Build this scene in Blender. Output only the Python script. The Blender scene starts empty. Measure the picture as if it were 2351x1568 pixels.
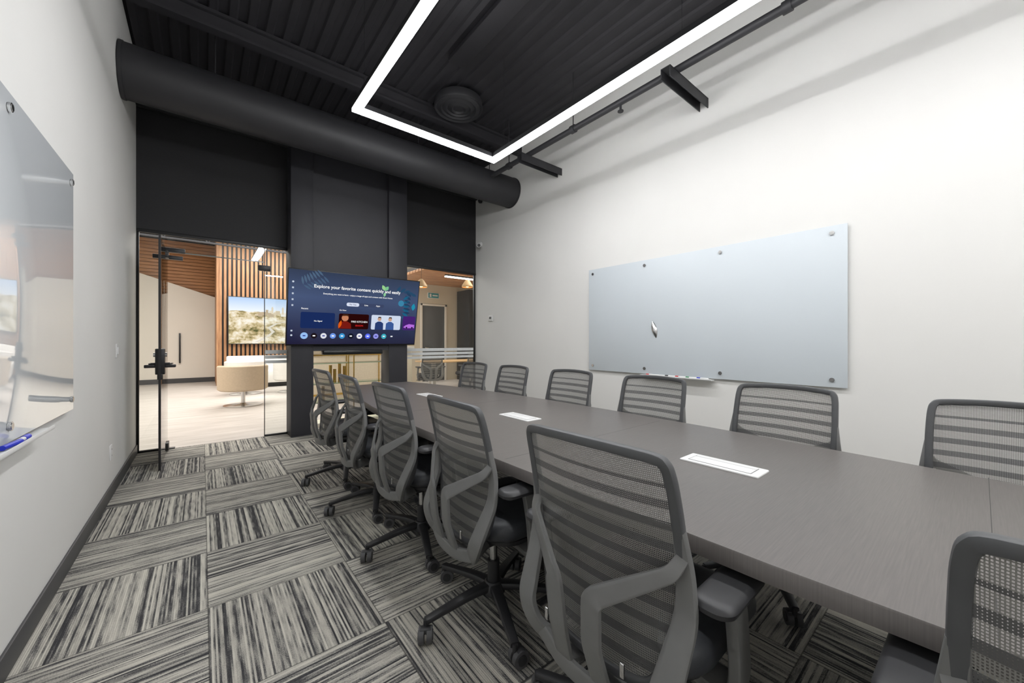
import bpy, bmesh, math, random
from mathutils import Vector, Matrix
random.seed(4)
scene=bpy.context.scene
try:
    scene.view_settings.view_transform='Standard'
except Exception: pass

def srgb(r,g,b):
    def f(c):
        c/=255.0
        return c/12.92 if c<=0.04045 else ((c+0.055)/1.055)**2.4
    return (f(r),f(g),f(b),1)

# ---------------------------------------------------------------- materials
class N:
    def __init__(s,name):
        s.m=bpy.data.materials.new(name); s.m.use_nodes=True
        s.t=s.m.node_tree; s.t.nodes.clear()
        s.out=s.t.nodes.new('ShaderNodeOutputMaterial')
    def n(s,typ,**kw):
        nd=s.t.nodes.new(typ)
        for k,v in kw.items(): setattr(nd,k,v)
        return nd
    def l(s,a,b): s.t.links.new(a,b)
    def math(s,op,a,b=None,c=None):
        nd=s.n('ShaderNodeMath',operation=op)
        for i,v in enumerate((a,b,c)):
            if v is None: continue
            if isinstance(v,(int,float)): nd.inputs[i].default_value=v
            else: s.l(v,nd.inputs[i])
        return nd.outputs[0]
    def coord(s,kind='Object'):
        tc=s.n('ShaderNodeTexCoord'); return tc.outputs[kind]
    def sep(s,v):
        nd=s.n('ShaderNodeSeparateXYZ'); s.l(v,nd.inputs[0]); return nd.outputs
    def comb(s,x,y,z):
        nd=s.n('ShaderNodeCombineXYZ')
        for i,v in enumerate((x,y,z)):
            if isinstance(v,(int,float)): nd.inputs[i].default_value=v
            else: s.l(v,nd.inputs[i])
        return nd.outputs[0]
    def noise(s,vec,scale,detail=2,rough=.5):
        nd=s.n('ShaderNodeTexNoise'); s.l(vec,nd.inputs['Vector'])
        nd.inputs['Scale'].default_value=scale; nd.inputs['Detail'].default_value=detail
        nd.inputs['Roughness'].default_value=rough
        return nd.outputs['Fac']
    def white(s,vec):
        nd=s.n('ShaderNodeTexWhiteNoise',noise_dimensions='3D'); s.l(vec,nd.inputs['Vector']); return nd.outputs['Value']
    def ramp(s,fac,stops,interp='LINEAR'):
        nd=s.n('ShaderNodeValToRGB'); s.l(fac,nd.inputs[0]); cr=nd.color_ramp
        cr.interpolation=interp
        while len(cr.elements)<len(stops): cr.elements.new(0.5)
        for e,(p,c) in zip(cr.elements,stops): e.position=p; e.color=c
        return nd.outputs[0]
    def mixc(s,f,a,b):
        nd=s.n('ShaderNodeMix',data_type='RGBA')
        for i,v in ((0,f),(6,a),(7,b)):
            if isinstance(v,(int,float,tuple)): nd.inputs[i].default_value=v
            else: s.l(v,nd.inputs[i])
        return nd.outputs[2]
    def bump(s,h,strength=.2,dist=.01):
        nd=s.n('ShaderNodeBump'); s.l(h,nd.inputs['Height'])
        nd.inputs['Strength'].default_value=strength; nd.inputs['Distance'].default_value=dist
        return nd.outputs[0]
    def pbr(s,color,rough=.5,metal=0,spec=.5,normal=None,link=True):
        p=s.n('ShaderNodeBsdfPrincipled')
        if isinstance(color,tuple): p.inputs['Base Color'].default_value=color
        else: s.l(color,p.inputs['Base Color'])
        if isinstance(rough,(int,float)): p.inputs['Roughness'].default_value=rough
        else: s.l(rough,p.inputs['Roughness'])
        p.inputs['Metallic'].default_value=metal
        p.inputs['Specular IOR Level'].default_value=spec
        if normal is not None: s.l(normal,p.inputs['Normal'])
        if link: s.l(p.outputs[0],s.out.inputs[0])
        return p

def simple(name,col,rough=.5,metal=0,spec=.5,var=.04,scale=30,bump=0):
    a=N(name); nz=a.noise(a.coord(),scale,3)
    c2=tuple(min(1,c*(1+var)) for c in col[:3])+(1,); c1=tuple(c*(1-var) for c in col[:3])+(1,)
    c=a.ramp(nz,[(.3,c1),(.7,c2)])
    nr=a.bump(nz,bump,.003) if bump else None
    a.pbr(c,rough,metal,spec,nr); return a.m

def emit(name,col,strength=1):
    a=N(name); e=a.n('ShaderNodeEmission'); e.inputs[0].default_value=col; e.inputs[1].default_value=strength
    a.l(e.outputs[0],a.out.inputs[0]); return a.m

def glassmat(name,tint=(1,1,1,1),refl=1.0,extra=0.0):
    a=N(name)
    tr=a.n('ShaderNodeBsdfTransparent'); tr.inputs[0].default_value=tint
    gl=a.n('ShaderNodeBsdfGlossy'); gl.inputs['Roughness'].default_value=.01
    fr=a.n('ShaderNodeFresnel'); fr.inputs[0].default_value=1.45
    f=a.math('ADD',a.math('MULTIPLY',fr.outputs[0],refl),extra)
    mx=a.n('ShaderNodeMixShader'); a.l(f,mx.inputs[0]); a.l(tr.outputs[0],mx.inputs[1]); a.l(gl.outputs[0],mx.inputs[2])
    a.l(mx.outputs[0],a.out.inputs[0]); return a.m

M={}
M['wall']=simple('wall_paint_warm_white',srgb(219,218,215),.75,var=.012,scale=2,bump=.05)
M['ceil']=simple('black_deck_paint',srgb(44,43,47),.65,var=.06,scale=5)
M['duct']=simple('black_duct_paint',srgb(44,44,47),.55,var=.06,scale=3)
M['fascia']=simple('black_shade_fabric',srgb(40,40,42),.75,var=.08,scale=60,bump=.1)
M['column']=simple('charcoal_column_paint',srgb(54,54,59),.55,var=.04,scale=6)
M['base']=simple('charcoal_baseboard_vinyl',srgb(66,66,68),.5)
M['black']=simple('black_metal',srgb(26,26,28),.4)
M['chrome']=simple('brushed_chrome',srgb(200,200,200),.22,metal=1,var=.02)
M['white']=simple('white_plastic',srgb(220,220,219),.45,var=.01)
M['grout']=simple('grey_line_plastic',srgb(120,120,120),.5)
M['board']=simple('glossy_glass_board',srgb(226,230,233),.03,var=.006,scale=2,spec=.42)
M['boardr']=simple('satin_glass_board',srgb(199,206,211),.42,var=.006,scale=2,spec=.3)
M['boardedge']=simple('glass_board_edge',srgb(120,135,135),.15)
M['glass']=glassmat('clear_glass',(.97,.985,.98,1),1.0)
M['shelfglass']=glassmat('green_shelf_glass',(.75,.95,.88,1),1.3)
M['frost']=simple('frosted_vinyl',srgb(225,228,228),.7)
M['led']=emit('led_diffuser',(.985,.99,1,1),49)
M['led2']=emit('lobby_led_diffuser',(1,.97,.93,1),12)
M['chframe']=simple('chair_frame_grey_plastic',srgb(110,110,109),.45,var=.03)
M['chdark']=simple('chair_frame_dark_plastic',srgb(76,77,79),.42,var=.03)
M['chblack']=simple('chair_base_black_nylon',srgb(46,46,48),.45)
M['seat']=simple('black_seat_leather',srgb(58,60,64),.5,var=.06,scale=90,bump=.15)
M['wheel']=simple('caster_grey_rubber',srgb(80,80,82),.5)
M['green']=simple('green_marker_plastic',srgb(20,130,70),.4)
M['red']=simple('red_marker_plastic',srgb(190,30,30),.4)
M['blue']=simple('blue_marker_plastic',srgb(30,50,190),.35)
M['screenblack']=simple('tv_bezel_black',srgb(14,14,16),.3)
M['gold']=simple('brass_gold',srgb(200,165,90),.3,metal=1)
M['cream']=simple('cream_lacquer',srgb(232,222,200),.5)
M['lobbywall']=simple('lobby_white_paint',srgb(226,220,210),.7,var=.01,scale=2)
M['beigewall']=simple('office_beige_paint',srgb(206,196,176),.7,var=.02,scale=2)
M['stool']=simple('beige_leather',srgb(196,178,154),.5,var=.04)
M['stoolw']=simple('white_leather',srgb(232,230,226),.5,var=.02)
M['doorgrey']=simple('grey_door_paint',srgb(80,82,84),.5)
M['oak']=simple('pale_oak',srgb(205,170,125),.5,var=.08,scale=10)

# back mesh
def backmesh():
    a=N('chair_back_mesh'); x,y,z=a.sep(a.coord())
    sy=a.math('SINE',a.math('MULTIPLY',y,2*math.pi/.0042))
    sz=a.math('SINE',a.math('MULTIPLY',z,2*math.pi/.0050))
    m=a.math('MAXIMUM',sy,sz)
    fr=a.math('FRACT',a.math('DIVIDE',a.math('SUBTRACT',z,.40),.052))
    band=a.math('LESS_THAN',fr,.42)
    top=a.math('LESS_THAN',z,.93)
    band=a.math('MULTIPLY',band,top)
    thr=a.math('SUBTRACT',.22,a.math('MULTIPLY',band,.75))
    f=a.math('GREATER_THAN',m,thr)
    tr=a.n('ShaderNodeBsdfTransparent')
    c=a.mixc(band,srgb(128,127,123),srgb(84,84,84))
    p=a.pbr(c,.6,link=False)
    mx=a.n('ShaderNodeMixShader'); a.l(f,mx.inputs[0]); a.l(tr.outputs[0],mx.inputs[1]); a.l(p.outputs[0],mx.inputs[2])
    a.l(mx.outputs[0],a.out.inputs[0]); return a.m
M['mesh']=backmesh()

def carpet():
    a=N('carpet_tiles'); x,y,z=a.sep(a.coord())
    T=.61
    u=a.math('DIVIDE',a.math('SUBTRACT',x,.02),T); v=a.math('DIVIDE',a.math('SUBTRACT',y,2.28),T)
    iu=a.math('FLOOR',u); iv=a.math('FLOOR',v)
    fu=a.math('SUBTRACT',u,iu); fv=a.math('SUBTRACT',v,iv)
    par=a.math('FLOORED_MODULO',a.math('ADD',iu,iv),2.0)
    par=a.math('GREATER_THAN',par,.5)      # parity 1 -> stripes along Y
    inv=a.math('SUBTRACT',1.0,par)
    s=a.math('ADD',a.math('MULTIPLY',par,fu),a.math('MULTIPLY',inv,fv))
    l=a.math('ADD',a.math('MULTIPLY',par,fv),a.math('MULTIPLY',inv,fu))
    tid=a.math('ADD',a.math('MULTIPLY',iu,7.31),a.math('MULTIPLY',iv,3.77))
    NR=84
    ridge=a.math('FLOOR',a.math('MULTIPLY',s,NR))
    pair=a.math('FLOOR',a.math('MULTIPLY',s,NR/2.5))
    w1=a.white(a.comb(ridge,tid,1.5)); w2=a.white(a.comb(pair,tid,7.5))
    n1=a.noise(a.comb(a.math('MULTIPLY',ridge,7.73),a.math('MULTIPLY',l,5.5),tid),1,1,.5)
    n2=a.noise(a.comb(a.math('MULTIPLY',s,34),a.math('MULTIPLY',l,1.5),tid),1,2,.5)
    n3=a.noise(a.comb(a.math('MULTIPLY',s,300),a.math('MULTIPLY',l,140),tid),1,1,.5)
    n=a.math('ADD',a.math('MULTIPLY',w1,.30),a.math('MULTIPLY',w2,.17))
    n=a.math('ADD',n,a.math('MULTIPLY',n1,.42)); n=a.math('ADD',n,a.math('MULTIPLY',n2,.18))
    n=a.math('ADD',n,a.math('MULTIPLY',a.math('SUBTRACT',n3,.5),.30))
    c=a.ramp(n,[(.33,srgb(58,58,60)),(.42,srgb(86,85,85)),(.50,srgb(140,138,132)),(.60,srgb(172,168,159)),(.76,srgb(196,192,181))])
    e=a.math('MINIMUM',a.math('MINIMUM',fu,a.math('SUBTRACT',1,fu)),a.math('MINIMUM',fv,a.math('SUBTRACT',1,fv)))
    seam=a.math('LESS_THAN',e,.004)
    c=a.mixc(a.math('MULTIPLY',seam,.6),c,srgb(50,49,48))
    fr=a.math('SINE',a.math('MULTIPLY',s,NR*2*math.pi))
    h=a.math('ADD',a.math('MULTIPLY',fr,.5),n3)
    a.pbr(c,.95,0,.15,a.bump(h,.35,.003)); return a.m
M['carpet']=carpet()

def tabletop():
    a=N('taupe_laminate'); x,y,z=a.sep(a.coord())
    n1=a.noise(a.comb(a.math('MULTIPLY',x,8),a.math('MULTIPLY',y,260),0),1,3,.6)
    n2=a.noise(a.comb(a.math('MULTIPLY',x,2),a.math('MULTIPLY',y,6),0),1,2,.5)
    n=a.math('ADD',a.math('MULTIPLY',n1,.8),a.math('MULTIPLY',n2,.2))
    c=a.ramp(n,[(.3,srgb(93,89,87)),(.7,srgb(107,102,99))])
    a.pbr(c,.38,0,.5,a.bump(n1,.05,.002)); return a.m
M['table']=tabletop()
M['tablebase']=simple('table_base_laminate',srgb(52,50,50),.5)

def lobbyfloor():
    a=N('lobby_vinyl_plank'); x,y,z=a.sep(a.coord())
    row=a.math('FLOOR',a.math('DIVIDE',y,.2))
    n1=a.noise(a.comb(a.math('MULTIPLY',x,1.5),a.math('MULTIPLY',y,14),row),1,4,.6)
    c=a.ramp(n1,[(.3,srgb(172,165,158)),(.7,srgb(208,202,196))])
    a.pbr(c,.4,0,.4); return a.m
M['lobbyfloor']=lobbyfloor()
def wood(name,c1,c2,vert=True):
    a=N(name); x,y,z=a.sep(a.coord())
    if vert: v=a.comb(a.math('MULTIPLY',x,30),a.math('MULTIPLY',y,10),a.math('MULTIPLY',z,2))
    else: v=a.comb(a.math('MULTIPLY',x,2),a.math('MULTIPLY',y,10),a.math('MULTIPLY',z,30))
    n=a.noise(v,1,4,.6); c=a.ramp(n,[(.3,c1),(.7,c2)]); a.pbr(c,.5); return a.m
M['slat']=wood('walnut_slat',srgb(150,106,74),srgb(192,147,106))
M['plank']=wood('cedar_plank',srgb(162,112,74),srgb(200,148,102),False)

# ---------------------------------------------------------------- builder
def catmull(pts,n,closed=False):
    P=[Vector(p) for p in pts]; out=[]; L=len(P)
    rng=range(L) if closed else range(L-1)
    for i in rng:
        p1=P[i]; p2=P[(i+1)%L]
        p0=P[(i-1)%L] if (closed or i>0) else p1*2-p2
        p3=P[(i+2)%L] if (closed or i<L-2) else p2*2-p1
        for k in range(n):
            t=k/n
            out.append(.5*((2*p1)+(p2-p0)*t+(2*p0-5*p1+4*p2-p3)*t*t+(3*p1-p0-3*p2+p3)*t**3))
    if not closed: out.append(P[-1])
    return out

def rounded(pts,r=.02,n=5):
    P=[Vector(p) for p in pts]; out=[P[0]]
    for a,b,c in zip(P,P[1:],P[2:]):
        d1=(a-b); d2=(c-b); q=min(r,d1.length*.45,d2.length*.45)
        s=b+d1.normalized()*q; e=b+d2.normalized()*q
        for k in range(n+1):
            t=k/n; out.append(s*(1-t)**2+b*2*t*(1-t)+e*t*t)
    out.append(P[-1]); return out

def rrect(w,h,r,n=6,cx=0,cy=0):
    pts=[]; r=max(r,.0005)
    for sx,sy,a0 in ((1,1,0),(-1,1,90),(-1,-1,180),(1,-1,270)):
        for k in range(n+1):
            a=math.radians(a0+90*k/n)
            pts.append((cx+sx*(w/2-r)+r*math.cos(a),cy+sy*(h/2-r)+r*math.sin(a)))
    return pts

class B:
    def __init__(s): s.bm=bmesh.new(); s.mats=[]
    def mi(s,m):
        if m not in s.mats: s.mats.append(m)
        return s.mats.index(m)
    def merge(s,t,mat,M4=None,smooth=True):
        bmesh.ops.recalc_face_normals(t,faces=t.faces[:])
        i=s.mi(mat)
        for f in t.faces: f.material_index=i; f.smooth=smooth
        if M4 is not None: bmesh.ops.transform(t,matrix=M4,verts=t.verts[:])
        me=bpy.data.meshes.new('tmp'); t.to_mesh(me); t.free(); s.bm.from_mesh(me); bpy.data.meshes.remove(me)
    def box(s,c,size,mat,bevel=0,rot=None,seg=2):
        t=bmesh.new(); bmesh.ops.create_cube(t,size=1)
        bmesh.ops.scale(t,vec=Vector(size),verts=t.verts[:])
        if bevel>0: bmesh.ops.bevel(t,geom=t.edges[:],offset=bevel,segments=seg,affect='EDGES',profile=.5)
        R=Matrix.Translation(Vector(c))
        if rot is not None: R=R@rot
        s.merge(t,mat,R,smooth=bevel>0); return s
    def b2(s,lo,hi,mat,bevel=0):
        return s.box([(a+b)/2 for a,b in zip(lo,hi)],[abs(b-a) for a,b in zip(lo,hi)],mat,bevel)
    def cyl(s,p1,p2,r1,mat,r2=None,seg=24):
        p1=Vector(p1); p2=Vector(p2); d=p2-p1
        t=bmesh.new(); bmesh.ops.create_cone(t,cap_ends=True,segments=seg,radius1=r1,radius2=r1 if r2 is None else r2,depth=d.length)
        q=d.to_track_quat('Z','Y').to_matrix().to_4x4()
        s.merge(t,mat,Matrix.Translation((p1+p2)/2)@q); return s
    def lathe(s,prof,c,mat,seg=32,M4=None):
        t=bmesh.new(); rings=[]
        for r,z in prof:
            rings.append([t.verts.new((r*math.cos(2*math.pi*k/seg),r*math.sin(2*math.pi*k/seg),z)) for k in range(seg)] if r>1e-5 else [t.verts.new((0,0,z))])
        for a,b in zip(rings,rings[1:]):
            for k in range(seg):
                k2=(k+1)%seg
                if len(a)==1 and len(b)==1: continue
                if len(a)==1: t.faces.new((a[0],b[k],b[k2]))
                elif len(b)==1: t.faces.new((a[k],a[k2],b[0]))
                else: t.faces.new((a[k],a[k2],b[k2],b[k]))
        mt=Matrix.Translation(Vector(c))
        if M4 is not None: mt=mt@M4
        s.merge(t,mat,mt); return s
    def prism(s,outl,layers,mat,M4=None,zf=None):
        t=bmesh.new(); n=len(outl); P=[Vector((p[0],p[1])) for p in outl]
        nr=[]
        for i in range(n):
            d=P[(i+1)%n]-P[i-1]; v=Vector((-d.y,d.x)); v.normalize(); nr.append(v)
        rings=[]
        for z,ins in layers:
            rings.append([t.verts.new((P[i].x+nr[i].x*ins,P[i].y+nr[i].y*ins,z+(zf(P[i].x,P[i].y) if zf else 0))) for i in range(n)])
        for a,b in zip(rings,rings[1:]):
            for k in range(n): t.faces.new((a[k],a[(k+1)%n],b[(k+1)%n],b[k]))
        t.faces.new(rings[0][::-1]); t.faces.new(rings[-1])
        s.merge(t,mat,M4); return s
    def sweep(s,pts,w,th,mat,nrm=(1,0,0),closed=False,n=5,K=12,sq=.5,raw=False):
        P=[Vector(p) for p in pts] if raw else catmull(pts,n,closed)
        t=bmesh.new(); rings=[]; L=len(P); nrm=Vector(nrm)
        cum=[0]
        for a_,b_ in zip(P,P[1:]): cum.append(cum[-1]+(b_-a_).length)
        for i,p in enumerate(P):
            if closed: T=P[(i+1)%L]-P[i-1]
            else: T=P[min(i+1,L-1)]-P[max(i-1,0)]
            T.normalize(); S=T.cross(nrm)
            if S.length<1e-4: S=T.cross(Vector((0,.3,1)))
            S.normalize(); U=S.cross(T).normalized()
            f=cum[i]/cum[-1]
            ww=w(f) if callable(w) else w; tt=th(f) if callable(th) else th
            ring=[]
            for k in range(K):
                a=2*math.pi*(k+.5)/K; ca=math.cos(a); sa=math.sin(a)
                ring.append(t.verts.new(p+S*(ww/2*math.copysign(abs(ca)**sq,ca))+U*(tt/2*math.copysign(abs(sa)**sq,sa))))
            rings.append(ring)
        rr=list(zip(rings,rings[1:]))
        if closed: rr.append((rings[-1],rings[0]))
        for a,b in rr:
            for k in range(K): t.faces.new((a[k],a[(k+1)%K],b[(k+1)%K],b[k]))
        if not closed: t.faces.new(rings[0][::-1]); t.faces.new(rings[-1])
        s.merge(t,mat); return s
    def grid(s,fn,nu,nv,mat):
        t=bmesh.new(); V=[[t.verts.new(fn(i/nu,j/nv)) for i in range(nu+1)] for j in range(nv+1)]
        for j in range(nv):
            for i in range(nu): t.faces.new((V[j][i],V[j][i+1],V[j+1][i+1],V[j+1][i]))
        s.merge(t,mat); return s
    def poly(s,pts,mat):
        t=bmesh.new(); t.faces.new([t.verts.new(p) for p in pts]); i=s.mi(mat)
        for f in t.faces: f.material_index=i
        me=bpy.data.meshes.new('tmp'); t.to_mesh(me); t.free(); s.bm.from_mesh(me); bpy.data.meshes.remove(me); return s
    def mesh(s,name):
        me=bpy.data.meshes.new(name); s.bm.to_mesh(me); s.bm.free()
        for m in s.mats: me.materials.append(m)
        try: me.set_sharp_from_angle(angle=math.radians(38))
        except Exception: pass
        return me
    def obj(s,name,loc=(0,0,0),rot=(0,0,0),parent=None):
        o=bpy.data.objects.new(name,s.mesh(name)); o.location=loc; o.rotation_euler=rot
        scene.collection.objects.link(o)
        if parent: o.parent=parent
        return o

def empty(name,loc=(0,0,0),rot=(0,0,0)):
    e=bpy.data.objects.new(name,None); e.location=loc; e.rotation_euler=rot; e.empty_display_size=.1
    scene.collection.objects.link(e); return e

def text(s,width,loc,mat,parent,name,rot=(math.pi/2,0,0),height=None,align='CENTER'):
    cu=bpy.data.curves.new(name,'FONT'); cu.body=s; cu.size=1; cu.align_x=align; cu.align_y='CENTER'; cu.offset=.014
    o=bpy.data.objects.new(name,cu); scene.collection.objects.link(o)
    bpy.context.view_layer.update()
    dg=bpy.context.evaluated_depsgraph_get()
    me=bpy.data.meshes.new_from_object(o.evaluated_get(dg))
    bpy.data.objects.remove(o)
    xs=[v.co.x for v in me.vertices]; w=max(xs)-min(xs)
    k=width/w if width else height
    for v in me.vertices: v.co*=k
    me.materials.clear(); me.materials.append(mat)
    o=bpy.data.objects.new(name,me); scene.collection.objects.link(o)
    o.location=loc; o.rotation_euler=rot; o.parent=parent
    return o

XL,XR,YB,YR,ZC=-.575,3.95,5.96,-2.6,4.39
# ---------------------------------------------------------------- shell
B().b2((XL,YR,-.05),(XR,YB,0),M['carpet']).obj('floor')
B().b2((-4,YB,-.05),(10.5,16.5,0),M['lobbyfloor']).obj('floor_lobby')
B().b2((XL-.12,YR,0),(XL,YB,ZC),M['wall']).obj('wall_left')
B().b2((XR,YR,0),(XR+.12,YB,ZC),M['wall']).obj('wall_right')
B().b2((XL-.12,YR-.12,0),(XR+.12,YR,ZC),M['wall']).obj('wall_rear')
B().b2((XL,YR,0),(XL+.012,YB-.03,.1),M['base'],.003).obj('baseboard_left')
B().b2((XR-.012,YR,0),(XR,YB-.03,.1),M['base'],.003).obj('baseboard_right')
# corrugated ceiling deck
t=bmesh.new(); xs=[]; x=-4.0
while x<10.5:
    xs+= [(x,0),(x+.055,0),(x+.07,.022),(x+.135,.022)]; x+=.15
va=[t.verts.new((a,YR-.12,ZC+z)) for a,z in xs]; vb=[t.verts.new((a,16.5,ZC+z)) for a,z in xs]
for i in range(len(xs)-1): t.faces.new((va[i],va[i+1],vb[i+1],vb[i]))
bb=B(); bb.merge(t,M['ceil'],smooth=False)
bb.b2((-4,YR-.12,ZC+.05),(10.5,16.5,ZC+.1),M['ceil']); bb.obj('ceiling')
b=B(); y=4.62
b.b2((XL,y-.05,ZC-.03),(XR,y+.05,ZC-.001),M['ceil']); b.b2((XL,y-.01,ZC-.16),(XR,y+.01,ZC-.02),M['ceil']); b.b2((XL,y-.05,ZC-.18),(XR,y+.05,ZC-.15),M['ceil'])
b.obj('ceiling_beam')
b=B(); b.b2((2.1,YR,ZC-.05),(2.3,3.7,ZC-.001),M['ceil'],.006); b.obj('ceiling_cable_duct')
# duct
b=B(); yD,zD,rD=4.87,3.69,.235
b.cyl((XL+.003,yD,zD),(XR-.003,yD,zD),rD,M['duct'],seg=64)
for x in (XL+.02,XR-.02):
    b.cyl((x-.012,yD,zD),(x+.012,yD,zD),rD+.006,M['duct'],seg=64)
for x in (.1,2.3,3.5):
    b.cyl((x,yD,zD+rD-.005),(x,yD,ZC),.006,M['duct'],seg=8)
b.obj('round_air_duct')
# round diffuser close to the deck
b=B(); prof_d=[(.30,.10),(.31,.02),(.30,.0),(.275,.016),(.25,.0),(.225,-.004),(.205,.014),(.18,.0),(.155,-.006),(.14,.014),(.115,.0),(.09,-.008),(.07,.01),(.0,-.006)]
b.lathe(prof_d,(2.56,4.24,4.24),M['duct'],48); b.lathe([(.22,.15),(.22,.06),(.30,.06),(.30,.1)],(2.56,4.24,4.24),M['duct'],48); b.obj('ceiling_diffuser')

# LED loop
lx0,lx1,ly0,ly1,lz=1.066,2.57,-2.2,3.5,3.3; w=.065
b=B()
def led(lo,hi):
    b.b2((lo[0],lo[1],lz),(hi[0],hi[1],lz+.03),M['led'])
    b.b2((lo[0]-.003,lo[1]-.003,lz+.03),(hi[0]+.003,hi[1]+.003,lz+.075),M['black'])
led((lx0-w/2,ly0),(lx0+w/2,ly1+w/2)); led((lx1-w/2,ly0),(lx1+w/2,ly1+w/2))
led((lx0+w/2,ly1-w/2),(lx1-w/2,ly1+w/2)); led((lx0+w/2,ly0),(lx1-w/2,ly0+w))
for x in (lx0,lx1):
    for y in (3.3,1.3,-.7): b.cyl((x,y,lz+.07),(x,y,ZC),.0015,M['black'],seg=6)
b.obj('led_pendant_light')
# sprinkler pipe with struts
b=B(); px,pz=3.36,3.73
b.cyl((px,YR,pz),(px,4.6,pz),.033,M['duct'],seg=20)
for y in (3.0,.9,-1.0,4.2):
    b.cyl((px,y-.03,pz),(px,y+.03,pz),.045,M['duct'],seg=20)
    b.cyl((px,y,pz),(px,y,ZC),.006,M['duct'],seg=8)
for y in (2.35,.3): 
    b.cyl((px,y,pz-.09),(px,y,pz),.012,M['duct'],seg=10); b.cyl((px,y,pz-.1),(px,y,pz-.09),.03,M['duct'],seg=12)
b.obj('sprinkler_pipe')
for y in (1.77,3.78,-.25):
    b=B(); z=pz-.085
    b.b2((3.2,y-.045,z+.045),(XR,y+.045,z+.053),M['duct']); b.b2((3.2,y-.045,z-.045),(XR,y-.037,z+.05),M['duct']); b.b2((3.2,y+.037,z-.045),(XR,y+.045,z+.05),M['duct'])
    b.obj('wall_strut_bracket')

# ---------------------------------------------------------------- back partition
b=B(); zf=2.51
b.b2((XL,YB-.03,zf),(.89,YB+.07,ZC),M['fascia']); b.b2((2.48,YB-.03,zf),(XR,YB+.07,ZC),M['fascia'])
b.b2((.89,YB-.03,zf),(2.48,YB+.07,ZC),M['fascia'])
b.b2((XL,YB-.035,zf-.03),(.89,YB+.0,zf+.01),M['black'],.006); b.b2((2.48,YB-.035,zf-.03),(XR,YB+.0,zf+.01),M['black'],.006)
b.b2((XL,YB-.11,3.86),(XR,YB-.03,3.97),M['fascia'],.02)
b.obj('wall_back_fascia')
b=B()
for x0,x1 in ((.89,1.157),(2.191,2.483)): b.b2((x0,5.65,0),(x1,YB+.02,ZC),M['column'],.004)
b.b2((1.15,5.71,1.12),(2.2,YB-.03,ZC),M['column'])
b.b2((1.15,5.66,1.12),(2.2,5.75,1.19),M['column'])
b.obj('wall_tv_column')
b=B()
def fr(x0,x1,z0,z1,d=.04): b.b2((x0,YB-.02,z0),(x1,YB-.02+d,z1),M['black'],.002)
fr(XL,XL+.022,0,zf); fr(XL,-.33,0,.02); fr(.63,.89,0,.02); fr(2.483,XR,0,.03); fr(XR-.03,XR,0,zf); 
fr(XL,.89,zf-.02,zf); fr(2.483,XR,zf-.02,zf)
b.obj('trim_glazing_frame')
def pane(name,x0,x1,z0,z1):
    b=B(); b.b2((x0,YB-.006,z0),(x1,YB+.006,z1),M['glass'])
    return b.obj(name)
pane('window_1',XL+.022,-.335,.02,zf-.02)
pane('window_2',-.325,.63,2.30,zf-.02)
pane('window_3',.635,.89,.02,zf-.02)
pane('window_4',2.483,XR-.03,.03,zf-.02)
b=B(); b.b2((.630,YB-.008,.02),(.638,YB+.008,zf-.02),M['black']); b.b2((-.332,YB-.007,2.29),(.63,YB+.007,2.30),M['boardedge'])
b.b2((.56,YB-.03,2.18),(.70,YB+.03,2.25),M['black'],.004); b.b2((-.36,YB-.03,2.29),(-.16,YB+.03,2.34),M['black'],.004)
b.b2((-.40,YB-.03,.0),(-.25,YB+.03,.012),M['black'],.003)
b.obj('trim_patch_fitting')
b=B()
for x0,x1 in ((.64,.888),(2.485,XR-.04)):
    for z0,z1 in ((1.085,1.135),(1.02,1.065),(.96,1.0)): b.b2((x0,YB-.010,z0),(x1,YB-.007,z1),M['frost'])
b.obj('frosted_window_bands')
# open glass door
b=B(); dx=-.32
b.b2((dx-.006,4.98,.02),(dx+.006,5.945,2.27),M['glass'])
b.b2((dx-.009,4.967,.01),(dx+.009,4.983,2.28),M['black'])
b.b2((dx-.02,5.80,2.20),(dx+.02,5.95,2.275),M['black'],.004); b.b2((dx-.02,5.80,.015),(dx+.02,5.95,.10),M['black'],.004)
b.b2((dx-.12,5.9,2.20),(dx+.14,5.94,2.245),M['black'],.004)
b.b2((dx-.035,5.0,.93),(dx+.035,5.09,1.18),M['black'],.006)
b.b2((dx-.02,5.0,.88),(dx+.02,5.06,.94),M['black'],.004)
for s in (1,-1):
    b.cyl((dx,5.045,1.03),(dx+s*.07,5.045,1.03),.014,M['black']); b.sweep([(dx+s*.06,5.045,1.03),(dx+s*.075,5.055,1.03),(dx+s*.08,5.1,1.03),(dx+s*.08,5.16,1.03)],.02,.014,M['black'],nrm=(0,0,1))
    b.b2((dx+s*.03,5.02,.995),(dx+s*.115,5.05,1.025),M['black'],.006)
    b.cyl((dx,5.045,1.12),(dx+s*.05,5.045,1.12),.02,M['chrome'])
b.obj('door_1')

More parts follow.
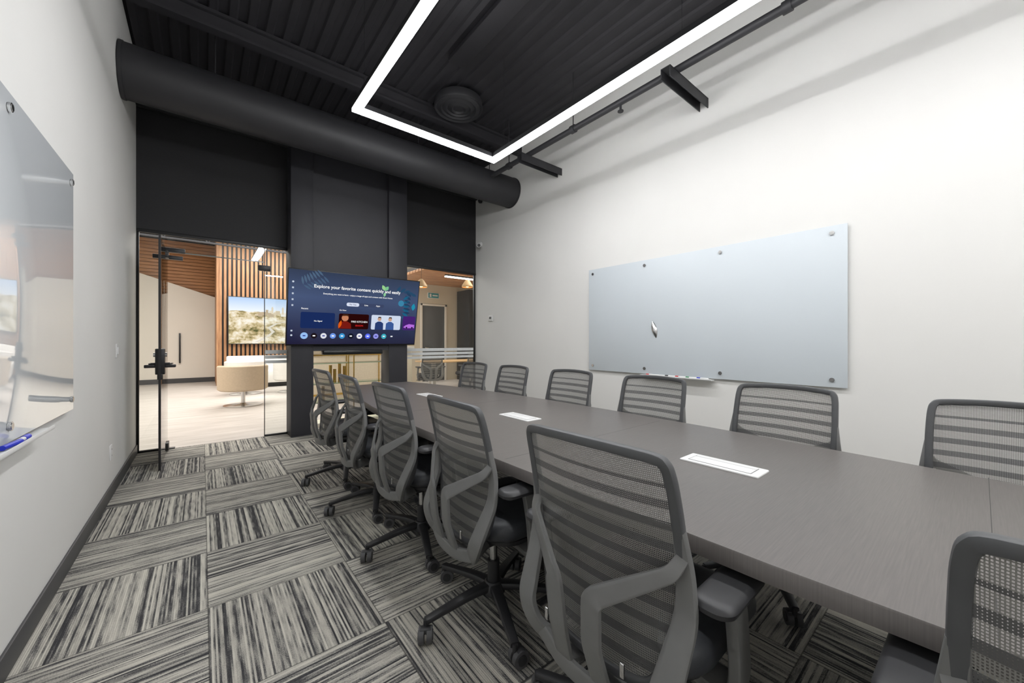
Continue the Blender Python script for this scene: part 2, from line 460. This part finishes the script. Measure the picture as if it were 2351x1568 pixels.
# ---------------------------------------------------------------- TV
W,H=1.76,.995
tv=empty('television',(.82,5.40,2.17),(math.atan2(.2,.975),0,0))
b=B(); b.b2((0,0,-H),(W,.035,0),M['screenblack'],.004); b.b2((.4,.03,-.8),(1.36,.07,-.25),M['screenblack'],.01)
b.obj('tv_body',parent=tv)
def screenbg():
    a=N('tv_menu_background'); x,y,z=a.sep(a.coord())
    g=a.math('DIVIDE',z,-H); hx=a.math('DIVIDE',x,W)
    c=a.ramp(g,[(0,srgb(44,56,80)),(.35,srgb(66,82,118)),(.7,srgb(44,52,84)),(1,srgb(32,28,54))])
    n=a.noise(a.coord(),1.3,1)
    c=a.mixc(a.math('MULTIPLY',a.math('MULTIPLY',hx,n),.5),c,srgb(18,40,70))
    e=a.n('ShaderNodeEmission'); a.l(c,e.inputs[0]); e.inputs[1].default_value=1.0; 
    gl=a.n('ShaderNodeBsdfGlossy'); gl.inputs['Roughness'].default_value=.15; gl.inputs[0].default_value=(.03,.03,.03,1)
    ad=a.n('ShaderNodeAddShader'); a.l(e.outputs[0],ad.inputs[0]); a.l(gl.outputs[0],ad.inputs[1]); a.l(ad.outputs[0],a.out.inputs[0]); return a.m
E={}
def em(r,g,b_,s=1.0):
    k=(r,g,b_,s)
    if k not in E: E[k]=emit('screen_%d_%d_%d'%(r,g,b_),srgb(r,g,b_),s)
    return E[k]
b=B(); b.poly([(.012,-.001,-H+.02),(W-.012,-.001,-H+.02),(W-.012,-.001,-.012),(.012,-.001,-.012)],screenbg()); b.obj('tv_screen',parent=tv)
b=B()
def flat(pts,mat,d=.003): b.poly([(p[0]*W,-d,-p[1]*H) for p in pts],mat)
def rr(s0,s1,v0,v1,r,mat,d=.003):
    w_=(s1-s0)*W; h_=(v1-v0)*H
    b.poly([(p[0],-d,-p[1]) for p in rrect(w_,h_,r,5,(s0+s1)/2*W,(v0+v1)/2*H)],mat)
def disc(s,v,r,mat,d=.003,n=24):
    b.poly([(s*W+r*math.cos(2*math.pi*k/n),-d,-v*H+r*math.sin(2*math.pi*k/n)) for k in range(n)],mat)
def leaf(s,v,L,wd,ang,mat,d=.002):
    pts=[]
    for k in range(9):
        q=k/8; pts.append((q*L,wd*math.sin(math.pi*q)))
    for k in range(7,0,-1):
        q=k/8; pts.append((q*L,-wd*math.sin(math.pi*q)))
    ca,sa=math.cos(ang),math.sin(ang)
    b.poly([(s*W+p[0]*ca-p[1]*sa,-d,-v*H+p[0]*sa+p[1]*ca) for p in pts],mat)
for k in range(7):
    leaf(.10+.022*k,.20-.022*k,.11,.013,math.radians(100+6*k),em(78,100,126)); leaf(.10+.022*k,.20-.022*k,.11,.013,math.radians(-30-3*k),em(72,94,122))
for k in range(5):
    leaf(.80+.03*k,.20,.11,.022,math.radians(60-20*k),em(40,74,104)); 
for k in range(6):
    leaf(.86,.30+.05*k,.11,.02,math.radians(30-15*k),em(30,96,130)); leaf(.93,.25+.05*k,.11,.02,math.radians(140+8*k),em(38,62,92))
disc(.845,.36,.045,em(60,130,165),.0021); leaf(.955,.46,.11,.03,math.radians(85),em(34,140,170),.0022)
leaf(.70,.19,.09,.025,math.radians(120),em(150,205,140),.0024); leaf(.70,.19,.08,.025,math.radians(55),em(120,190,140),.0024); leaf(.695,.28,.07,.018,math.radians(80),em(140,200,150),.0024)
rr(.405,.50,.395,.445,.022,em(215,222,240)); rr(.505,.70,.395,.445,.022,em(60,70,100),.0025)
rr(.09,.325,.55,.765,.02,em(26,44,92)); 
rr(.354,.583,.55,.765,.02,em(40,8,8)); rr(.604,.852,.55,.765,.02,em(205,216,235)); rr(.872,.985,.55,.765,.02,em(70,34,110))
disc(.40,.61,.045,em(196,130,96),.004); flat([(.36,.76),(.365,.68),(.39,.655),(.415,.655),(.445,.69),(.45,.76)],em(120,26,18),.004)
flat([(.375,.585),(.385,.56),(.42,.56),(.43,.59),(.41,.58)],em(70,40,24),.005)
leaf(.355,.76,.12,.02,1.3,em(220,90,20),.0045)
for s0,cc in ((.67,(40,60,110)),(.76,(60,90,150))):
    disc(s0,.61,.028,em(200,160,135),.005); flat([(s0-.035,.765),(s0-.033,.67),(s0-.012,.645),(s0+.012,.645),(s0+.033,.67),(s0+.035,.765)],em(*cc),.0045)
    flat([(s0-.012,.60),(s0-.01,.575),(s0+.012,.575),(s0+.014,.60),(s0,.588)],em(60,45,38),.0055)
flat([(.88,.72),(.90,.69),(.93,.67),(.98,.68),(.98,.73),(.9,.735)],em(180,110,220),.004); disc(.91,.725,.013,em(30,20,50),.005); disc(.96,.725,.013,em(30,20,50),.005)
cols=[(150,190,240),(30,22,28),(222,224,232),(110,150,230),(60,150,210),(20,24,40),(235,235,240),(90,110,240),(150,150,230),(60,170,190),(50,60,90)]
for k,c in enumerate(cols):
    s=.118+.0665*k; r=.038 if k<10 else .02
    if k==0: r=.044
    disc(s,.865,r,em(*c)); rr(s-.009,s+.009,.857,.873,.003,em(255,255,255) if sum(c)<500 else em(60,70,150),.004)
for k,v in enumerate((.17,.245,.32,.395,.47,.80,.86)): 
    if k in (0,6): disc(.035,v,.012,em(200,210,225))
    else: rr(.029,.041,v-.011,v+.011,.003,em(190,200,215))
b.obj('tv_menu_graphics',parent=tv)
wt=em(255,255,255)
R0=(math.pi/2,0,0)
def tx(s,width,ss,v,mat=wt,name='menu_text',align='CENTER',d=-.006): text(s,width,(ss*W,d,-v*H),mat,tv,name,R0,align=align)
tx('Explore your favorite content quickly and easily',.66*W,.5,.205)
tx('Everything you want is here - enjoy a range of apps and content with Smart Home',.53*W,.5,.295)
tx('For You',.05*W,.4525,.42,em(40,50,80)); tx('Live',.027*W,.555,.42); tx('Apps',.033*W,.65,.42)
tx('Recent',.045*W,.115,.505); tx('On Now',.05*W,.38,.505)
tx('No Signal',.055*W,.208,.665); tx('FIRE KITCHEN',.125*W,.51,.66,em(240,240,240)); tx('SEASON',.06*W,.51,.715,em(230,40,40))
B().b2((1.25,5.52,1.07),(2.05,5.66,1.13),M['screenblack'],.012).obj('sound_bar')

# ---------------------------------------------------------------- shelving behind the column
b=B()
for z in (.35,.62,.92): b.b2((1.12,6.06,z),(2.48,6.34,z+.012),M['shelfglass'])
for x in (1.14,1.8,2.46):
    for y in (6.06,6.34): b.b2((x-.008,y-.008,0),(x+.008,y+.008,1.15),M['gold'])
for x,z,h in ((1.50,.632,.26),(1.56,.632,.2),(1.63,.632,.28),(1.70,.632,.24),(2.1,.362,.2),(1.35,.362,.18),(1.4,.362,.22)):
    b.cyl((x,6.2,z),(x,6.2,z+h),.022,M['gold'],seg=16)
b.b2((1.1,6.05,0),(2.5,6.35,.06),M['cream'],.003)
b.obj('glass_display_shelf')
b=B(); b.b2((1.7,8.6,0),(3.9,9.2,1.08),M['cream'],.01); b.b2((1.66,8.55,1.08),(3.94,9.25,1.13),M['white'],.006)
b.b2((1.75,8.585,.12),(3.85,8.6,.16),M['gold']); b.b2((1.75,8.585,.95),(3.85,8.6,.98),M['gold'])
for x in (2.4,3.1): b.b2((x-.01,8.585,.16),(x+.01,8.6,.95),M['gold'])
b.obj('reception_counter')

# ---------------------------------------------------------------- lobby
def fill(name,lo,hi,m): B().b2(lo,hi,m).obj(name)
fill('wall_lobby_left',(-4.1,YB,0),(-4,16.5,ZC),M['lobbywall'])
fill('wall_lobby_near',(-4,YB-.02,0),(XL-.12,YB+.08,ZC),M['lobbywall'])
fill('wall_lobby_near_right',(XR+.12,YB-.02,0),(10.5,YB+.08,ZC),M['beigewall'])
fill('wall_lobby_right',(10.5,YB,0),(10.6,16.5,ZC),M['beigewall'])
fill('wall_lobby_back',(-4,16.4,0),(10.5,16.5,ZC),M['plank'])
b=B(); t=bmesh.new()
pts=[(-4,0),(.36,0),(.36,2.62),(-4,4.1)]
vs=[t.verts.new((p[0],15.2,p[1])) for p in pts]+[t.verts.new((p[0],15.35,p[1])) for p in pts]
t.faces.new(vs[:4]); t.faces.new(vs[4:][::-1])
for k in range(4): t.faces.new((vs[k],vs[(k+1)%4],vs[4+(k+1)%4],vs[4+k]))
b.merge(t,M['lobbywall'],smooth=False); b.b2((-4,15.18,0),(.35,15.2,.14),M['base'])
b.b2((-.55,15.17,.6),(-.51,15.13,1.5),M['black'],.005); b.b2((-.55,15.13,.7),(-.51,15.2,.72),M['black']); b.b2((-.55,15.13,1.38),(-.51,15.2,1.4),M['black'])
b.b2((-.85,15.185,.14),(-.84,15.2,2.3),M['grout'])
b.obj('wall_stair_side')
b=B(); z=2.3
while z<ZC-.1: b.b2((-4,15.38,z),(.5,15.42,z+.09),M['plank'],.004); z+=.1
b.b2((-4,15.42,2.2),(.5,15.46,ZC),M['black']); b.obj('wall_cedar_cladding')
b=B(); x=.36; b.b2((.36,13.55,0),(4.75,13.65,ZC),M['black'])
while x<4.68: b.b2((x,13.49,.1),(x+.062,13.55,ZC),M['slat'],.004); x+=.105
b.b2((.3,13.5,0),(.36,15.18,ZC),M['slat']); b.b2((.36,13.53,0),(4.75,13.55,.12),M['black'])
b.obj('wall_wood_slats')
b=B()
for y in (9.5,11.8):
    b.b2((-4,y-.03,3.62),(4.2,y+.03,3.66),M['ceil']); zz=[]; x=-3.9; up=False
    while x<4.2: zz.append((x,y,4.2 if up else 3.64)); up=not up; x+=.4
    for p,q in zip(zz,zz[1:]): b.cyl(p,q,.014,M['ceil'],seg=8)
    b.b2((-4,y-.03,4.2),(4.2,y+.03,4.38),M['ceil'])
b.obj('ceiling_truss')
b=B(); b.b2((4.8,11,0),(5.25,11.1,ZC),M['beigewall']); b.b2((6.2,11,0),(10.5,11.1,ZC),M['beigewall']); b.b2((5.25,11,2.45),(6.2,11.1,ZC),M['beigewall'])
b.b2((4.78,11,0),(4.8,13.6,ZC),M['beigewall']); b.obj('wall_office')
b=B(); b.b2((5.33,11.02,0),(6.12,11.07,2.38),M['doorgrey'],.003)
b.b2((5.26,10.98,0),(5.33,11.09,2.44),M['lobbywall'],.003); b.b2((6.12,10.98,0),(6.19,11.09,2.44),M['lobbywall'],.003); b.b2((5.26,10.98,2.38),(6.19,11.09,2.44),M['lobbywall'],.003)
b.cyl((5.42,10.95,1.05),(5.42,11.02,1.05),.02,M['chrome']); b.b2((5.4,10.94,1.03),(5.54,10.96,1.06),M['chrome'],.004); b.obj('office_door')
b=B(); b.b2((5.5,10.965,2.62),(5.9,10.998,2.8),M['white'],.004); b.b2((5.52,10.96,2.635),(5.88,10.966,2.785),simple('teal_sign',srgb(30,140,150),.5))
b.b2((5.56,10.955,2.66),(5.62,10.961,2.76),M['white']); b.b2((5.66,10.955,2.69),(5.84,10.961,2.73),M['white']); b.obj('exit_direction_sign')
b=B(); b.b2((7.0,10.96,1.2),(7.25,11,1.6),M['white'],.005); b.obj('wall_notice')
b=B(); b.b2((6.55,10.2,0),(6.75,10.95,2.9),M['black'],.004); b.obj('corridor_partition')
b=B(); y=8.2
while y<10.9: b.b2((4.3,y,3.05),(10.4,y+.16,3.12),M['plank'],.004); y+=.18
b.b2((4.3,8.1,3.12),(10.4,10.98,3.2),M['black']); b.obj('ceiling_timber_soffit')
def land():
    a=N('landscape_video'); x,y,z=a.sep(a.coord())
    n=a.noise(a.comb(x,0,a.math('MULTIPLY',z,1.6)),2.4,6,.6); n2=a.noise(a.comb(x,3,z),14,3,.6)
    ground=a.ramp(a.math('ADD',a.math('MULTIPLY',n,.75),a.math('MULTIPLY',n2,.25)),[(.38,srgb(96,96,60)),(.46,srgb(180,162,118)),(.52,srgb(220,205,172)),(.60,srgb(242,236,222))])
    sky=a.ramp(a.math('SUBTRACT',z,.9),[(0,srgb(238,242,248)),(.5,srgb(170,200,236))])
    hill=a.math('ADD',.80,a.math('MULTIPLY',a.noise(a.comb(x,7,0),1.4,4),.3))
    f=a.math('GREATER_THAN',z,hill)
    e=a.n('ShaderNodeEmission'); a.l(a.mixc(f,ground,sky),e.inputs[0]); e.inputs[1].default_value=1.15; a.l(e.outputs[0],a.out.inputs[0]); return a.m
lt=empty('lobby_television',(.55,13.40,1.17))
b=B(); b.b2((0,0,0),(2.42,.06,1.37),M['screenblack'],.004); b.obj('lobby_tv_body',parent=lt)
b=B(); b.poly([(.02,-.002,.02),(2.4,-.002,.02),(2.4,-.002,1.35),(.02,-.002,1.35)],land()); b.obj('lobby_tv_screen',parent=lt)
b=B(); random.seed(3)
for k in range(34):
    x=.62+random.random()*1.6; w_=.05+random.random()*.1; z=.72+random.random()*.2; h_=.05+random.random()*.12
    c=random.choice([(240,230,210),(225,208,178),(200,180,150),(250,245,235)])
    b.poly([(x,-.004-.0001*k,z),(x+w_,-.004-.0001*k,z),(x+w_,-.004-.0001*k,z+h_),(x,-.004-.0001*k,z+h_)],em(*c))
for x in (1.05,1.32): b.poly([(x,-.008,.9),(x+.05,-.008,.9),(x+.05,-.008,1.08),(x+.025,-.008,1.13),(x,-.008,1.08)],em(235,220,195))
pr=[(.62,.06),(.9,.22),(1.05,.36),(.95,.50),(1.15,.62),(1.4,.68)]
for (x0,z0),(x1,z1) in zip(pr,pr[1:]): b.poly([(x0,-.005,z0),(x0+.10,-.005,z0),(x1+.07,-.005,z1),(x1,-.005,z1)],em(236,228,214))
b.obj('lobby_tv_town',parent=lt)
def stool(loc,m,rz=180):
    b=B()
    b.lathe([(0,.30),(.37,.30),(.40,.32),(.41,.36),(.41,.50)],(0,0,0),m,48)
    n=48; t=bmesh.new(); rings=[]
    for k in range(n+1):
        a=math.radians(-50+280*k/n); hh=.79-.06*(abs(k/n-.5)*2)**6
        rings.append([t.verts.new((r*math.cos(a),r*math.sin(a),z)) for r,z in ((.411,.33),(.415,hh-.02),(.395,hh),(.33,hh),(.31,hh-.02),(.30,.48))])
    for r1,r2 in zip(rings,rings[1:]):
        for k in range(6): t.faces.new((r1[k],r1[(k+1)%6],r2[(k+1)%6],r2[k]))
    t.faces.new(rings[0]); t.faces.new(rings[-1][::-1]); b.merge(t,m)
    b.lathe([(.0,.53),(.25,.53),(.30,.50),(.31,.45)],(0,0,0),m,40)
    b.lathe([(.0,.0),(.32,.0),(.32,.012),(.06,.03),(.035,.05),(.035,.30),(.0,.30)],(0,0,0),M['chrome'],40)
    b.obj('swivel_tub_chair',loc,(0,0,math.radians(rz)))
stool((.62,9.15,0),M['stool']); stool((.80,11.1,0),M['stoolw']); stool((1.75,10.9,0),M['stoolw'],160)
b=B(); b.b2((.5,12.3,.12),(2.6,13.0,.45),M['stoolw'],.03); b.b2((.5,12.85,.40),(2.6,13.1,.85),M['stoolw'],.04); b.b2((.6,12.4,0),(2.5,12.95,.12),M['black']); b.obj('lobby_bench')
b=B(); b.b2((4.3,8.4,.72),(6.6,9.3,.75),M['oak'],.004)
for x in (4.6,6.3): b.b2((x-.04,8.8,0),(x+.04,8.9,.72),M['white']); b.b2((x-.05,8.5,0),(x+.05,9.2,.03),M['white'])
b.obj('office_desk')
for c in ((-.3,8.5,9.4),(1.0,9.9,11.7)):
    b=B(); b.b2((c[0]-.03,c[1],3.3),(c[0]+.03,c[2],3.34),M['led2']); b.b2((c[0]-.033,c[1],3.34),(c[0]+.033,c[2],3.38),M['black'])
    for y in (c[1]+.1,c[2]-.1): b.cyl((c[0],y,3.38),(c[0],y,ZC),.002,M['black'],seg=6)
    b.obj('linear_pendant_light')
b=B(); b.b2((4.9,8.75,2.93),(5.9,8.81,2.96),M['led2']); b.b2((4.9,8.747,2.96),(5.9,8.813,3.0),M['black']); b.cyl((5.0,8.78,3.0),(5.0,8.78,3.05),.003,M['black'],seg=6); b.cyl((5.8,8.78,3.0),(5.8,8.78,3.05),.003,M['black'],seg=6)
b.obj('linear_pendant_light')
bulb=emit('warm_bulb',(1,.62,.25,1),8)
for x,y,z in ((3.85,8.0,2.50),(5.05,7.95,2.60)):
    b=B(); b.lathe([(.02,.17),(.06,.14),(.13,.03),(.14,0),(.13,-.02)],(0,0,0),M['oak'],24); b.cyl((0,0,.16),(0,0,ZC-z),.004,M['black'],seg=8)
    b.lathe([(0,.10),(.03,.08),(.05,.03),(.03,-.01),(0,-.02)],(0,0,0),bulb,16); b.obj('globe_pendant_lamp',(x,y,z))

# ---------------------------------------------------------------- boards
def standoff(b,x,y,z,sgn):
    b.cyl((x,y,z),(x+sgn*.04,y,z),.013,M['chrome'],seg=20); b.cyl((x+sgn*.03,y,z),(x+sgn*.038,y,z),.017,M['chrome'],seg=20)
def board(mt,x,sgn,y0,y1,z0,z1,pos,tray,cl,dp=.09):
    b=B(); a=x+sgn*.022; c=x+sgn*.028
    b.b2((min(a,c),y0,z0),(max(a,c),y1,z1),M[mt],.001)
    for y in pos:
        for z in (z0+.06,z1-.06): standoff(b,x,y,z,sgn)
    ty0,ty1=tray
    b.b2((x+sgn*.02,ty0,z0-.02),(x+sgn*dp,ty1,z0-.012),M['white'],.002); b.b2((x+sgn*(dp-.005),ty0,z0-.02),(x+sgn*dp,ty1,z0-.002),M['white'],.001)
    for k,m in enumerate(cl):
        y=ty0+.04+k*(ty1-ty0-.1)/len(cl)
        b.cyl((x+sgn*.055,y,z0-.003),(x+sgn*.055,y+.08,z0-.003),.008,M['white'],seg=12); b.cyl((x+sgn*.055,y+.08,z0-.003),(x+sgn*.055,y+.115,z0-.003),.009,M[m],seg=12)
    return b
b=board('boardr',XR,-1,.655,3.23,.882,2.18,(.75,1.60,2.42,3.16),(1.66,2.44),('blue','green','red','black','white','red'))
b.obj('glass_whiteboard')
b=board('board',XL,1,.55,3.12,.882,2.16,(.64,2.22,3.06),(1.85,2.6),(),.065)
b.cyl((XL+.045,2.22,.880),(XL+.045,2.30,.880),.008,M['white'],seg=14); b.cyl((XL+.045,2.30,.880),(XL+.045,2.35,.880),.010,M['blue'],seg=14); b.cyl((XL+.052,2.24,.882),(XL+.040,2.12,.882),.009,M['blue'],seg=14)
b.obj('glass_whiteboard')
b=B()
def lf(u,v):
    q=u; L=.20; wd=.034*math.sin(math.pi*q)**.8 if 0<q<1 else 0
    return (-.028-.026*math.sin(math.pi*q)*(1-(2*v-1)**2), (2*v-1)*wd, (q-.5)*L)
b.grid(lf,20,10,M['chrome']); b.grid(lambda u,v:(-.0285,(2*v-1)*(.034*math.sin(math.pi*u)**.8 if 0<u<1 else 0),(u-.5)*.2),20,4,M['chrome'])
b.obj('magnetic_board_eraser',(XR-.002,2.30,1.385),(math.radians(-14),0,0))
b=B(); b.b2((XL,4.64,1.11),(XL+.008,4.72,1.23),M['white'],.002); b.b2((XL+.006,4.665,1.14),(XL+.014,4.695,1.20),M['white'],.002); b.obj('light_switch')
b=B(); b.b2((XL,4.36,.30),(XL+.008,4.44,.42),M['white'],.002)
for z in (.335,.385): b.b2((XL+.007,4.385,z-.015),(XL+.010,4.415,z+.015),M['white'],.002); b.b2((XL+.0098,4.392,z-.005),(XL+.0105,4.395,z+.006),M['black']); b.b2((XL+.0098,4.405,z-.005),(XL+.0105,4.408,z+.006),M['black'])
b.obj('wall_outlet')
b=B(); b.b2((XR-.022,5.38,1.61),(XR,5.50,1.71),M['white'],.005); b.b2((XR-.024,5.41,1.645),(XR-.021,5.47,1.685),M['doorgrey']); b.obj('thermostat')
b=B(); b.cyl((XR,5.76,3.02),(XR-.03,5.76,3.02),.045,M['white']); b.cyl((XR-.03,5.76,3.02),(XR-.07,5.74,2.99),.016,M['white'])
b.cyl((XR-.05,5.79,3.0),(XR-.14,5.62,2.96),.036,M['white']); b.cyl((XR-.138,5.622,2.961),(XR-.145,5.61,2.958),.028,M['black']); b.obj('security_camera')
b=B(); b.lathe([(.0,-.05),(.03,-.045),(.04,-.02),(.045,.0),(0,0)],(0,0,0),M['black'],20); b.cyl((0,0,0),(.06,0,.02),.014,M['black']); b.obj('motion_sensor',(XR-.055,5.7,3.80))

# ---------------------------------------------------------------- table
L=[(-1.2,1.24),(-.8,1.10),(-.3,1.04),(.3,1.005),(1.0,.99),(1.7,.985),(2.4,.995),(3.0,1.03),(3.5,1.09),(3.95,1.165),(4.3,1.235),(4.60,1.31)]
Rr=[(4.60,2.02),(4.3,2.11),(3.95,2.19),(3.5,2.26),(3.0,2.315),(2.4,2.35),(1.7,2.36),(1.0,2.345),(.3,2.30),(-.3,2.24),(-.8,2.17),(-1.2,2.06)]
outl=[(x,y) for y,x in Rr[::-1]]+[(x,y) for y,x in L[::-1]]
b=B()
b.prism(outl,[(.692,.004),(.694,0),(.736,0),(.74,.003)],M['table'])
for y in (1.30,2.62,-.02): b.b2((1.02,y-.0008,.7385),(2.28,y+.0008,.7402),M['tablebase'])
for y in (-.45,1.3,3.3):
    b.b2((1.46,y-.32,.02),(1.86,y+.32,.692),M['tablebase'],.006); b.b2((1.44,y-.34,0),(1.88,y+.34,.06),M['tablebase'],.006)
b.obj('conference_table')
for y in (.67,1.96,3.28,-.7):
    b=B(); b.prism(rrect(.125,.30,.006),[(0,0),(.004,0),(.006,.002)],M['white'])
    b.b2((-.043,-.121,.0062),(.043,.121,.0068),M['grout']); b.b2((-.040,-.118,.0062),(.040,.118,.0075),M['white'],.0003); b.b2((.022,-.118,.007),(.024,.118,.0078),M['grout'])
    b.obj('table_power_module',(1.66,y,.7402),(0,0,0))

# ---------------------------------------------------------------- chair
def lut(T,z):
    if z<=T[0][0]: return T[0][1]
    for (z0,x0),(z1,x1) in zip(T,T[1:]):
        if z<=z1: return x0+(x1-x0)*(z-z0)/(z1-z0)
    return T[-1][1]
def prof(z): return lut([(.40,.050),(.46,.064),(.55,.074),(.63,.072),(.72,.060),(.82,.040),(.90,.022),(.985,.0),(1.0,-.004)],z)
def hw(z): return lut([(.42,.150),(.46,.182),(.52,.203),(.60,.219),(.70,.229),(.80,.231),(.90,.228),(.955,.224),(.978,.212)],z)
def bx(y,z): return prof(z)+.030*(y/.23)**2
def chair_mesh():
    b=B()
    loop=[]
    right=[(-hw(z),z) for z in (.46,.52,.60,.70,.80,.90,.95)]
    top=[(-.217,.975),(-.195,.986),(-.10,.993),(0,.995),(.10,.993),(.195,.986),(.217,.975)]
    left=[(hw(z),z) for z in (.95,.90,.80,.70,.60,.52,.46)]
    bot=[(.15,.425),(.08,.412),(0,.41),(-.08,.412),(-.15,.425)]
    for y,z in right+top+left+bot: loop.append((bx(y,z),y,z))
    b.sweep(loop,.026,.026,M['chdark'],closed=True,n=4,K=12,sq=.55)
    def mf(u,v):
        z=.415+v*(.985-.415); h=hw(z); y=(2*u-1)*h
        if z>.975: y*=.97
        return (bx(y,z)-.002-.004,y,z)
    b.grid(mf,20,40,M['mesh'])
    for s in (1,-1):
        b.sweep(rounded([(bx(.23,.82),s*.231,.82),(bx(.23,.72)-.002,s*.238,.72),(.082,s*.242,.62),(.012,s*.222,.462),(.020,s*.185,.40),(.06,s*.12,.362),(.18,s*.06,.365)],.035,5),
                lambda f:lut([(0,.026),(.3,.052),(.5,.066),(.8,.062),(1,.05)],f),.022,M['chframe'],nrm=(1,0,.15),sq=.35,raw=True)
        b.sweep(rounded([(bx(.23,.76)-.004,s*.236,.76),(.052,s*.222,.725),(-.034,s*.062,.625),(-.024,s*.055,.50),(.01,s*.062,.385),(.10,s*.06,.36)],.020,5),
                lambda f:lut([(0,.03),(.25,.046),(.5,.056),(1,.058)],f),.016,M['chframe'],nrm=(1,0,.12),sq=.3,raw=True)
        b.box((.004,s*.125,.47),(.006,.012,.035),M['chrome'],.002)
    b.sweep([(.03,-.17,.392),(.012,-.08,.372),(.008,0,.367),(.012,.08,.372),(.03,.17,.392)],.05,.018,M['chframe'],n=6,sq=.4)
    b.grid(lambda u,v:(bx((2*u-1)*.17,.50+.10*v)+.006-.012*math.sin(math.pi*v),(2*u-1)*.17,.50+.10*v),12,6,M['chdark'])
    def zf(x,y): 
        return -.02*max(0,(x-.48)/.12)**2+.012*(abs(y)/.25)**2
    b.prism(rrect(.50,.50,.11,8,.35,0),[(.405,.05),(.415,.015),(.435,.0),(.455,.0),(.475,.006),(.488,.022),(.494,.05),(.492,.12)],M['seat'],zf=zf)
    b.prism(rrect(.44,.44,.10,6,.355,0),[(.385,.04),(.393,.005),(.412,0)],M['chblack'])
    b.box((.28,0,.362),(.30,.16,.055),M['chblack'],.015)
    b.cyl((.28,.08,.36),(.28,.27,.355),.007,M['chblack'],seg=10); b.box((.28,.285,.355),(.045,.05,.012),M['chblack'],.005)
    for s in (1,-1):
        b.sweep([(.30,s*.10,.365),(.29,s*.20,.36),(.275,s*.268,.375),(.262,s*.288,.42),(.25,s*.290,.52),(.235,s*.290,.60),(.225,s*.288,.648)],
                lambda f:.075-.015*f,.032,M['chframe'],nrm=(0,1,.4),n=5,sq=.35)
        b.prism(rrect(.255,.095,.04,6,.215,s*.285),[(.640,.02),(.648,.003),(.660,0),(.668,.004),(.673,.014),(.674,.03)],M['chblack'])
    hx=.25
    b.cyl((hx,0,.10),(hx,0,.23),.028,M['chblack']); b.cyl((hx,0,.23),(hx,0,.345),.018,M['chrome'])
    b.lathe([(0,.135),(.035,.135),(.05,.12),(.055,.085),(.045,.075),(0,.075)],(hx,0,0),M['chblack'],24)
    for k in range(5):
        a=math.radians(178+72*k); ca,sa=math.cos(a),math.sin(a)
        b.sweep([(hx+.03*ca,.03*sa,.112),(hx+.12*ca,.12*sa,.110),(hx+.24*ca,.24*sa,.094),(hx+.335*ca,.335*sa,.080)],
                lambda f:.054-.018*f,lambda f:.036-.012*f,M['chblack'],nrm=(0,0,1),n=4,sq=.6)
        cx,cy=hx+.335*ca,.335*sa
        b.cyl((cx,cy,.05),(cx,cy,.087),.011,M['chblack'],seg=12)
        q=a+1.1+.7*k; ux,uy=math.cos(q),math.sin(q); vx,vy=-uy,ux
        ox,oy=cx+ux*.016,cy+uy*.016
        for s in (1,-1):
            b.cyl((ox+vx*.006*s,oy+vy*.006*s,.033),(ox+vx*.028*s,oy+vy*.028*s,.033),.033,M['wheel'],seg=24)
            b.cyl((ox+vx*.0275*s,oy+vy*.0275*s,.033),(ox+vx*.031*s,oy+vy*.031*s,.033),.020,M['chblack'],seg=16)
        b.box((ox,oy,.055),(.036,.055,.022),M['chblack'],.008,rot=Matrix.Rotation(q,4,'Z'))
    return b.mesh('office_chair')
cm=chair_mesh()
def chair(x,y,rz):
    o=bpy.data.objects.new('office_chair',cm); o.location=(x,y,0); o.rotation_euler=(0,0,math.radians(rz)); scene.collection.objects.link(o)
for x,y,r in ((.765,.66,1),(.81,1.45,-2),(.815,2.20,1),(.80,2.95,-2),(.785,3.69,3),(.775,-.21,-1)): chair(x,y,r)
for y,r,x in ((-.09,180,2.52),(.69,179,2.54),(1.457,181,2.5),(2.23,180,2.5),(3.01,178,2.5),(3.73,182,2.5)): chair(x,y,r)
for x,y,r in ((4.1,7.9,80),(5.3,7.9,100)): chair(x,y,r)

# ---------------------------------------------------------------- lights
def area(name,loc,sx,sy,power,col,rot=(0,0,0)):
    l=bpy.data.lights.new(name,'AREA'); l.shape='RECTANGLE'; l.size=sx; l.size_y=sy; l.energy=power; l.color=col
    o=bpy.data.objects.new(name,l); o.location=loc; o.rotation_euler=rot; scene.collection.objects.link(o); return o
area('lobby_ceiling_light',(-1.0,9.0,4.15),3,4.5,300,(1,.96,.91))
area('lobby_ceiling_light',(1.8,11.2,4.15),3,3.5,290,(1,.96,.91))
area('office_ceiling_light',(6.2,7.5,4.15),2.5,1.2,140,(1,.93,.83))
w=bpy.data.worlds.new('world'); scene.world=w; w.use_nodes=True
w.node_tree.nodes['Background'].inputs[0].default_value=(.8,.85,.9,1); w.node_tree.nodes['Background'].inputs[1].default_value=.3

cam=bpy.data.cameras.new('camera'); co=bpy.data.objects.new('camera',cam); scene.collection.objects.link(co)
co.location=(0,0,1.25); co.rotation_euler=(math.pi/2,0,-math.radians(39.11)); cam.sensor_width=36; cam.lens=13.38; cam.clip_start=.02
scene.camera=co
